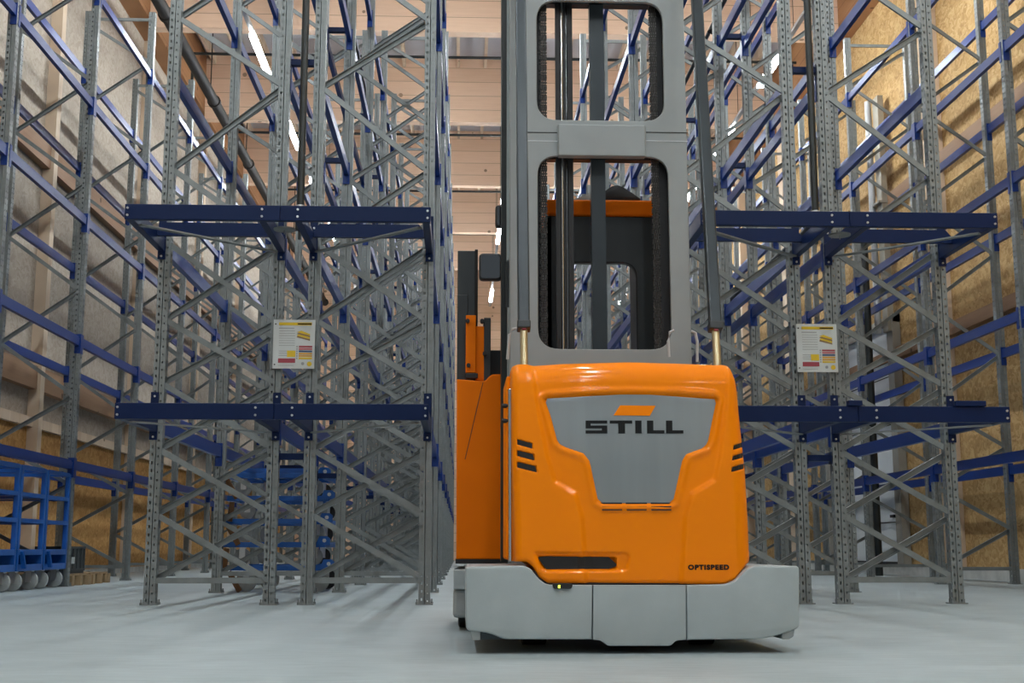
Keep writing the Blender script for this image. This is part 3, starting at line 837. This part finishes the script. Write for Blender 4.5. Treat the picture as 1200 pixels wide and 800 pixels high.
# grey inlay following the recess
pin = [(x, z) for x, z in PANEL]
cxp = sum(p[0] for p in pin)/len(pin); czp = sum(p[1] for p in pin)/len(pin)
pin = [(cxp+(x-cxp)*.985, czp+(z-czp)*.985) for x, z in pin]
bmp = bmesh.new()
rowsn = 26; zmin, zmax = min(p[1] for p in pin), max(p[1] for p in pin)
def span(z):
    xs = []
    for i in range(len(pin)):
        (xa, za), (xb, zb) = pin[i], pin[(i+1) % len(pin)]
        if (za > z) != (zb > z): xs.append(xa + (xb-xa)*(z-za)/(zb-za))
    return (min(xs), max(xs)) if xs else None
def panel_y(x, z):
    px = (x/YC*FOC)+540
    vv = (z - .30)/1.0
    return YC + .02*((x-TC)/.53)**2 + .03*sm(.5, 1, vv) + .017 + .016 - .006
mbp = MB(); vs = []; NXP = 30
for r_ in range(rowsn+1):
    z = zmin + .0012 + (zmax-zmin-.0024)*r_/rowsn
    a, b = span(z)
    for c_ in range(NXP+1):
        x = a + (b-a)*c_/NXP; vs.append((x, panel_y(x, z), z))
fp = []
for r_ in range(rowsn):
    for c_ in range(NXP):
        k = r_*(NXP+1)+c_; fp.append((k, k+1, k+NXP+2, k+NXP+1))
nv = len(vs)
ringp = [i for i in range(NXP+1)] + [j*(NXP+1)+NXP for j in range(1, rowsn+1)] + [rowsn*(NXP+1)+i for i in range(NXP-1, -1, -1)] + [j*(NXP+1) for j in range(rowsn-1, 0, -1)]
vs += [(vs[k][0], vs[k][1]+.012, vs[k][2]) for k in ringp]
for k in range(len(ringp)):
    k2 = (k+1) % len(ringp); fp.append((ringp[k], nv+k, nv+k2, ringp[k2]))
mbp.add(vs, fp); inlay = tb('grey_panel', mbp, 'panel', smooth=True)
# lettering and mark on the panel
def flat_on_panel(name, polys, m, parent, lift=.003):
    mb = MB()
    for poly in polys:
        pw = W(poly, YC-.01); n = len(pw)
        mb.add([(x, panel_y(x, z)-lift, z) for x, z in pw] + [(x, panel_y(x, z)+.002, z) for x, z in pw],
               [list(range(n)), [n+i for i in range(n)][::-1]] + [(i, i+n, (i+1) % n+n, (i+1) % n) for i in range(n)])
    return tb(name, mb, m, parent)
flat_on_panel('logo_mark', [[(728.5,473.2),(770.5,473.6),(763.5,485.6),(720.5,485.2)]], 'orange', inlay)
t_, b_ = 491.3, 506.6
def rect(x0, x1, y0, y1): return [(x0, y0), (x1, y0), (x1, y1), (x0, y1)]
LET = []
LET += [rect(687.5, 713, 491.3, 494.8), rect(687.5, 693.5, 494.8, 497.2), rect(687.5, 713, 497.2, 500.6), rect(706.5, 713, 500.6, 503.1), rect(687.5, 713, 503.1, 506.6)]   # S
LET += [rect(716, 742.5, 491.3, 494.9), rect(726, 734, 494.9, 506.6)]                                         # T
LET += [rect(746, 753.5, 491.3, 506.6)]                                                                        # I
LET += [rect(760, 767.5, 491.3, 506.6), rect(767.5, 780.5, 502.9, 506.6)]                                     # L
LET += [rect(782.5, 790, 491.3, 506.6), rect(790, 803, 502.9, 506.6)]                                         # L
flat_on_panel('lettering', LET, 'letter', inlay)
flat_on_panel('vent_slot', [rect(705+k*29.5, 730+k*29.5, 588.3, 590.0) for k in range(3)], 'black', inlay)
mb = MB()
for k in range(3):
    for dy in (592.6, 596.2):
        pw = W(rect(706.5+k*29, 730+k*29, dy, dy+1.4), YC-.02); mb.prism(pw, surf(*pw[0])-.002, surf(*pw[0])+.01)
tb('vent_slot', mb, 'black', cover)
def inset(name, poly, m, parent, depth):
    mb = MB(); n = len(poly)
    c = (sum(p[0] for p in poly)/n, (min(p[1] for p in poly)+max(p[1] for p in poly))/2); mnx, mxx = min(p[0] for p in poly), max(p[0] for p in poly)
    mb.add([(x, surf(min(max(x, mnx+.012), mxx-.012), c[1])-depth, z) for x, z in poly] + [(x, YC+.14, z) for x, z in poly],
           [list(range(n)), [n+i for i in range(n)][::-1]] + [(i, i+n, (i+1) % n+n, (i+1) % n) for i in range(n)])
    return tb(name, mb, m, parent)
def flush(name, poly, m, parent, depth):
    mb = MB(); N = 10; xa, xb = min(p[0] for p in poly)+.0004, max(p[0] for p in poly)-.0004
    cols = []
    for c in range(N+1):
        x = xa + (xb-xa)*c/N; hits = []
        for i in range(len(poly)):
            (x1, z1), (x2, z2) = poly[i], poly[(i+1) % len(poly)]
            if (x1 > x) != (x2 > x): hits.append(z1 + (z2-z1)*(x-x1)/(x2-x1))
        z0, z1 = min(hits), max(hits); zm = (z0+z1)/2
        k = min(range(len(gv)), key=lambda k: (gv[k][0]-x)**2 + (gv[k][2]-zm)**2)
        cols.append((x, gp[k]+depth, z0, z1))
    vs = []
    for x, y, z0, z1 in cols: vs += [(x, y, z0), (x, y, z1), (x, y+.05, z1), (x, y+.05, z0)]
    fs = [(0, 1, 2, 3), (4*N+3, 4*N+2, 4*N+1, 4*N)]
    for c in range(N):
        for q in range(4): fs.append((4*c+q, 4*c+4+q, 4*c+4+(q+1) % 4, 4*c+(q+1) % 4))
    mb.add(vs, fs)
    return tb(name, mb, m, parent)
for q in VL + VR: flush('side_vent', q, 'black', cover, .006)
flush('lower_opening', SL, 'black', cover, .022)
x, z = at(642, 659, YC); 
for px in (660, 690): 
    x, z = at(px, 659, YC); tb('inner_rib', MB().box(x-.004, x+.004, surf(x, z)-.006, surf(x, z)+.01, z-.025, z+.025), 'brass', cover)
# small model word, built from strokes of a wide grotesque
def word(txt, px0, px1, py0, py1):
    cu = bpy.data.curves.new('t', 'FONT'); cu.body = txt; cu.size = 1; cu.offset = .055; cu.extrude = .01; cu.space_character = 1.2
    tmp = bpy.data.objects.new('t', cu); COL.objects.link(tmp)
    dg = bpy.context.evaluated_depsgraph_get(); me = bpy.data.meshes.new_from_object(tmp.evaluated_get(dg)); bpy.data.objects.remove(tmp)
    xs = [v.co.x for v in me.vertices]; ys = [v.co.y for v in me.vertices]
    (xa, zb_), (xb, zt_) = at(px0, py1, YC), at(px1, py0, YC)
    x_lo, x_hi, y_lo, y_hi = min(xs), max(xs), min(ys), max(ys)
    for v in me.vertices:
        x = xa + (v.co.x-x_lo)/(x_hi-x_lo)*(xb-xa); z = zb_ + (v.co.y-y_lo)/(y_hi-y_lo)*(zt_-zb_)
        t = (x-xa)/(xb-xa); ysurf = ys0 + (ys1-ys0)*t
        y = ysurf - (.002 if v.co.z > 0 else -.004)
        v.co = (x-OFF[0], y-OFF[1], z)
    me.name = 'model_lettering'
    return link('model_lettering', me, M['letter'], cover)
ys0, ys1 = surf(*at(806.5, 664, YC)) - .001, surf(*at(855, 664, YC)) - .001
word('OPTISPEED', 806.5, 855, 661.3, 667.6)
# silver side strip, side wall details on the left
xs0, zs0 = at(598.5, 455, 5.72); xs1, zs1 = at(598.5, 658, 5.72)
tb('side_strip', MB().bar((xs0-.004, 5.74, zs0), (xs1-.002, 5.74, zs1), .016, .03, (0, 1, 0)), 'chrome', cover, bevel=.004)
tb('side_panel', MB().box(at(593, 500, 5.95)[0], .232, 5.92, 6.35, .40, 1.26), 'orange', cover, bevel=.01)
for py in (476, 493.5):
    x, z = at(590.5, py, 5.95); tb('side_knob', MB().tube([(x+.03, 5.93, z), (x-.012, 5.93, z)], .011, 10), 'black', cover, True)

# grey skirt in three panels, with the dark chassis behind it
YS = 5.6
SK_L = rounded(W([(545.5,664),(614,662.5),(622,666),(631,678),(641,685),(694.2,685.5),(693.6,749),(590,749),(574,741.5),(546,738.5)], YS), [.02,.02,.02,.02,.02,.0,.0,.03,.03,.02], 5)
SK_R = rounded(W([(937,663),(937,735.5),(912,744),(893,748.5),(805.2,749.5),(804.6,685.5),(853,684.5),(864,679),(874,667.5),(884,662.5)], YS), [.02,.02,.03,.03,0,0,.02,.02,.02,.02], 5)
SK_C = rounded(W([(695.4,685.6),(803.6,685.6),(804.2,749.3),(792,750.5),(786,756.5),(712,756.5),(705,750.5),(694.8,749.2)], YS), [0,0,0,.01,.01,.01,.01,0], 4)
plate('skirt_panel', SK_L, [], YS, YS+.9, M['skirt'], T, OFF, .008, True)
plate('skirt_panel', SK_R, [], YS, YS+.9, M['skirt'], T, OFF, .008, True)
plate('skirt_panel', SK_C, [], YS, YS+.2, M['skirt'], T, OFF, .003, True)
tb('chassis', MB().box(.08, 1.46, YS+.06, 6.9, .075, .355), 'black')
x0, z0 = at(548, 738, YS); x1, z1 = at(563, 750, YS)
tb('corner_foot', MB().prism([(x0+.002, z0+.02), (x1, z0+.02), (x1, z1), (x0+.02, z1)], YS+.012, YS+.2), 'mast', bevel=.004)
tb('corner_wedge', MB().prism(W([(563,737),(574,740),(592,748.5),(563,750)], YS), YS+.03, YS+.25), 'strut')
x0, z0 = at(917, 741, YS); x1, z1 = at(931, 749, YS)
tb('corner_foot', MB().prism([(x0, z0+.02), (x1+.01, z0+.03), (x1, z1+.012), (x1-.02, z1), (x0, z1)], YS+.012, YS+.2), 'mast', bevel=.004)
for x in (.35, 1.15):
    wm = MB(); wheel(wm, x, 6.15, .14, .14, .12); tb('drive_wheel', wm, 'black', smooth=True)
x, z = at(659, 686.5, YS)
lo = tb('floor_light', MB().prism(rounded([(x-.045, z+.012), (x+.045, z+.012), (x+.04, z-.012), (x-.04, z-.012)], .01, 4), YS-.012, YS+.02), 'black', bevel=.003)
x, z = at(655, 687, YS); tb('green_lamp', MB().box(x-.004, x+.004, YS-.016, YS-.008, z-.006, z+.006), 'led', lo)

# mast: grey welded frame with two window openings in the photograph and one above
YM = 6.8
XA, XB = .262, 1.262
def win(z0, z1, px0, px1, r):
    xa, xb = at(px0, 200, YM)[0], at(px1, 200, YM)[0]
    return rounded([(xa, z0), (xb, z0), (xb, z1), (xa, z1)], r, 8)
zA0, zA1 = at(700, 409, YM)[1], at(700, 183, YM)[1]
zB0, zB1 = at(700, 141, YM)[1], at(700, 1.5, YM)[1]
mast = plate('mast_frame', [(XA, .3), (XB, .3), (XB, 4.75), (XA, 4.75)],
      [win(zA0, zA1, 630, 783, .12), win(zB0, zB1, 629.5, 780, .12), win(3.78, 4.55, 629.5, 780, .12)], YM, YM+.025, M['mast'], T, OFF, .004)
# crossbars proud of the frame
for py0, py1 in ((145, 183),):
    (xa, zt), (xb, zb) = at(654, py0, YM-.03), at(757, py1, YM-.03)
    tb('crossbar', MB().box(xa, xb, YM-.03, YM+.03, zb, zt), 'mast', mast, bevel=.006)
for xa, xb in ((XA, XA+.035), (XB-.035, XB)):
    tb('mast_rail', MB().box(xa, xb, YM+.025, YM+.30, .3, 4.75), 'mast', mast)
# weld lines across the joint plates
for px0, px1 in ((617, 653), (757, 806)):
    for py, m in ((155, 'pipe_grey'), (165, 'bolt')):
        (xa, z), (xb, z2) = at(px0, py, YM), at(px1, py, YM)
        tb('weld_seam', MB().bar((xa, YM-.001, z), (xb, YM-.001, z), .003, .004, (0, 0, 1)), m, mast)
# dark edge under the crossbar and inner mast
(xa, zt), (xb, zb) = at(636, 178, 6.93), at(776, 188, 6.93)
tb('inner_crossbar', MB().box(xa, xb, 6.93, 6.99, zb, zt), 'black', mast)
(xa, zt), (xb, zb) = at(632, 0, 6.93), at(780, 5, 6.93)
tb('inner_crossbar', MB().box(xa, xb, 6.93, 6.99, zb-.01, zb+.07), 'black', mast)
(xr, _) = at(770.5, 200, 6.92)
tb('inner_mast', MB().box(xr, XB-.036, 6.88, 7.06, .5, 4.7), 'black', mast)
tb('inner_mast', MB().box(XA+.036, at(633, 200, 6.92)[0], 6.88, 7.06, .5, 4.7), 'black', mast)
def vbar(name, px0, px1, Y, m, z0=1.0, z1=4.6, d=.02, rnd=False):
    xa, xb = at(px0, 200, Y)[0], at(px1, 200, Y)[0]
    if rnd: return tb(name, MB().tube([((xa+xb)/2, Y, z0), ((xa+xb)/2, Y, z1)], (xb-xa)/2, 12), m, mast, True)
    return tb(name, MB().box(xa, xb, Y-d, Y+d, z0, z1), m, mast)
vbar('guide_rail', 651.5, 656.5, 6.90, 'black'); vbar('piston_rod', 656.5, 660.5, 6.90, 'chrome', rnd=True)
vbar('guide_rail', 660.8, 663.0, 6.92, 'black'); vbar('piston_rod', 663.0, 665.5, 6.92, 'chrome', rnd=True); vbar('guide_rail', 665.5, 671.5, 6.92, 'black')
vbar('hose_cover', 692, 708.5, 6.96, 'strut', d=.03)
for pc in (636.8, 767.5):
    xc = at(pc, 200, 6.87)[0]; mb = MB(); z = 1.0; k = 0
    while z < 4.6:
        if k % 2 == 0:
            for dx in (-.017, -.006, .006, .017): mb.box(xc+dx-.004, xc+dx+.004, 6.862, 6.884, z, z+.030)
        else:
            for dx in (-.0115, 0, .0115): mb.box(xc+dx-.004, xc+dx+.004, 6.862, 6.884, z-.005, z+.035)
        mb.box(xc-.022, xc+.022, 6.868, 6.878, z+.011, z+.019)
        z += .030; k += 1
    tb('lift_chain', mb, 'chain', mast)
# support struts with bright rods
def strut(bx, by, tx, ty):
    Yb, Yt = 6.05, 6.55
    (xa, za), (xb, zb) = at(bx, by, Yb), at(tx, 0, Yt)
    d = Vector((xb-xa, Yt-Yb, zb-za)); p0 = Vector((xa, Yb, za)); p1 = p0 + d*1.25
    s = tb('support_strut', MB().bar(p0, p1, .058, .058, (0, 1, 0)), 'strut', bevel=.008)
    tb('strut_cap', MB().bar(p0 - d.normalized()*.012, p0 + d.normalized()*.03, .066, .066, (0, 1, 0)), 'cab', s, bevel=.006)
    tb('red_plug', MB().bar(p0 - d.normalized()*.02, p0 - d.normalized()*.01, .02, .05, (0, 1, 0)), 'red', s)
    tb('strut_rod', MB().tube([p0 - d.normalized()*.012, p0 - d.normalized()*.3], .019, 14), 'brass', s, True)
strut(613.8, 384, 610, 0); strut(838.3, 385, 816.5, 0)
# bent grab rods beside the mast foot
for pts in ([(594, 424), (596, 396), (600, 389), (606, 388)], [(784, 418), (783, 400), (785, 389), (790, 387)], [(810, 388), (815, 390), (817, 400), (817, 424)]):
    tb('grab_rod', MB().tube([(at(px, py, 6.7)[0], 6.7 if px > 700 else 6.6, at(px, py, 6.7)[1]) for px, py in pts], .008, 8), 'lampwhite', mast, True)
# left mast flank: grey profiles and the tall black post
def vb(name, px0, px1, Y, m, z0, z1, d=.03, parent=None):
    xa, xb = at(px0, 300, Y)[0], at(px1, 300, Y)[0]; return tb(name, MB().box(xa, xb, Y, Y+d, z0, z1), m, parent, bevel=.003)
vb('mast_flank', 598.5, 603.5, 6.86, 'mast', .4, 4.7, .2, mast)
vb('mast_flank', 594, 599, 6.95, 'skirt', at(595, 305, 6.95)[1], 4.7, .1, mast)
vb('flank_cover', 593, 599.5, 6.93, 'cab', at(595, 360, 6.93)[1], at(595, 306, 6.93)[1], .1, mast)
vb('flank_rod', 594.5, 597.5, 6.93, 'mast', .9, at(595, 360, 6.93)[1], .03, mast)
vb('tall_black_post', 587.5, 594.5, 7.0, 'pipe', .38, 4.7, .12)

# cabin behind the mast
YK = 7.25
(xa, zt), (xb, _) = at(640, 253, YK), at(776, 253, YK)
zbm = .95
hole = rounded(W([(668, 308), (745, 308), (746.5, 415), (668, 415)], YK), [.01, .09, .02, .02], 8)
cabin = plate('cabin_back', [(xa, zbm), (xb, zbm), (xb, zt), (xa, zt)], [hole], YK, YK+.05, M['cab'], T, OFF, .004)
rim_o = rounded(W([(666.5, 306), (747, 306), (749, 417.5), (666.5, 417.5)], YK-.01), [.012, .10, .025, .02], 8)
plate('window_rubber', rim_o, [hole], YK-.012, YK+.002, M['black'], cabin, OFF, .003)
(xa2, z1_), (xb2, z0_) = at(640, 233, YK-.02), at(778, 253, YK-.02)
tb('roof_trim', MB().box(xa2, xb2, YK-.02, YK+1.3, z0_, z1_), 'orange_deep', cabin, bevel=.012)
# dark shiny roof fitting
x, z = at(727, 234, YK+.3)
mb = MB(); pts = []
for k in range(9):
    t = k/8; px = 698 + 58*t; hh = [0, 4, 8, 12, 15, 13, 9, 5, 1][k]
    pts.append((px, hh))
for Y in (YK+.05, YK+.2, YK+.35):
    pass
poly = W([(690, 234), (706, 226), (716, 218.5), (723, 216.5), (732, 220), (744, 228), (752, 234)], YK+.1)
tb('roof_lamp', MB().prism(rounded(poly, .015, 4), YK+.1, YK+.4), 'black', cabin, True, .004)
poly = W([(660, 234), (690, 224), (716, 219), (720, 234)], YK+.35)
tb('roof_plate', MB().prism(poly, YK+.42, YK+.44), 'mast', cabin)
tb('cabin_side', MB().box(xb-.03, xb, YK, YK+1.25, zbm, zt), 'cab', cabin)
tb('cabin_side', MB().box(xa, xa+.03, YK, YK+1.25, zbm, zt), 'cab', cabin)
tb('cabin_floor', MB().box(xa, xb, YK+.05, YK+1.25, zbm, zbm+.1), 'cab', cabin)
# front body of the truck, wider than the mast, and the operator side guard
YB = 7.3
XLb = at(535.3, 550, YB)[0]; XRb = 2*TC - XLb
zl = at(560, 655, YB)[1]
body_poly = [(XLb, zl), (at(589, 600, YB)[0], zl)] + W([(589, 438), (577, 438.5), (573, 441), (569, 445.5), (565, 446.5), (535.3, 444)], YB)
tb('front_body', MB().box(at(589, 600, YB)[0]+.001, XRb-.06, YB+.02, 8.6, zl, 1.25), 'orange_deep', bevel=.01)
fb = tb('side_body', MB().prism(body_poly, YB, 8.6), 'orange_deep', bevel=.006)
pa, pb = W([(566, 448), (545, 538)], YB)
tb('panel_seam', MB().bar((pa[0], YB-.0005, pa[1]), (pb[0], YB-.0005, pb[1]), .004, .002, (0, 1, 0)), 'black', fb)
tb('bottom_edge', MB().box(XLb-.004, .35, YB-.004, 8.6, zl-.025, zl), 'black', fb)
def pan(name, px0, px1, py0, py1, Y, m, d, parent=None):
    (xa, zt), (xb, zb) = at(px0, py0, Y), at(px1, py1, Y); return tb(name, MB().box(xa, xb, Y, Y+d, zb, zt), m, parent, bevel=.004)
pg = pan('side_guard', 536.5, 558, 293.5, 446, 7.45, 'cab', .06)
pan('guard_edge', 556.5, 559.5, 292, 446, 7.44, 'pipe_grey', .07, pg); pan('guard_lower', 536, 548, 345, 446, 7.44, 'cab', .01, pg)
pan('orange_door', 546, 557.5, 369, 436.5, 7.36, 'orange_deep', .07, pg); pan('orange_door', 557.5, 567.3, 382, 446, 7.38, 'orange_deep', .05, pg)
pan('door_bracket', 545.5, 560, 437, 443, 7.35, 'black', .03, pg)
pan('arm_rest', 567, 575, 372, 446, 7.38, 'cab', .3, pg); pan('seat_side', 574.5, 588.5, 410, 446, 7.5, 'cab', .3, pg)
for px, py in ((548, 376), (549, 428), (565, 376), (568, 414)):
    x, z = at(px, py, 7.35); tb('latch', MB().tube([(x, 7.385, z), (x, 7.335, z)], .012, 10), 'black', pg, True)
# mirrors on the black post
def mirror(px0, px1, py0, py1, Y, tilt):
    (xa, zt), (xb, zb) = at(px0, py0, Y), at(px1, py1, Y)
    m = plate('mirror', rounded([(xa, zb), (xb, zb), (xb, zt), (xa, zt)], .025, 5), [], Y, Y+.05, M['black'], T, OFF, .008, True)
    e = .010
    plate('mirror_glass', rounded([(xa+e, zb+e), (xb-e, zb+e), (xb-e, zt-e), (xa+e, zt-e)], .02, 5), [], Y-.003, Y+.004, M['mirror'], m, OFF, .001)
    tb('mirror_arm', MB().tube([((xa+xb)/2, Y+.05, (zt+zb)/2), (at(590, 300, Y)[0], Y+.12, (zt+zb)/2+.03)], .012, 8), 'black', m, True)
mirror(561.5, 588, 296.5, 328, 7.15, 0); mirror(580.5, 590, 240, 266, 7.2, 0)
# load wheel and arm low on the left
(xa, zt), (xb, zb) = at(531.5, 667, 7.2), at(546, 690, 7.2)
lw = tb('load_arm', MB().box(xa, xb+.3, 7.1, 8.5, zb, zt), 'skirt', bevel=.006)
(xa, zt), (xb, zb) = at(531, 690, 7.2), at(546, 723, 7.2)
tb('wheel_cover', MB().box(xa, xb+.3, 7.12, 8.3, zb, zt), 'mast', lw, bevel=.02)
wm = MB(); wheel(wm, at(541, 700, 7.3)[0]+.06, 7.5, .17, .168, .16); tb('load_wheel', wm, 'black', lw, True)
wm = MB(); wheel(wm, 2*TC-.05, 7.5, .17, .168, .16); tb('load_wheel', wm, 'black', lw, True)
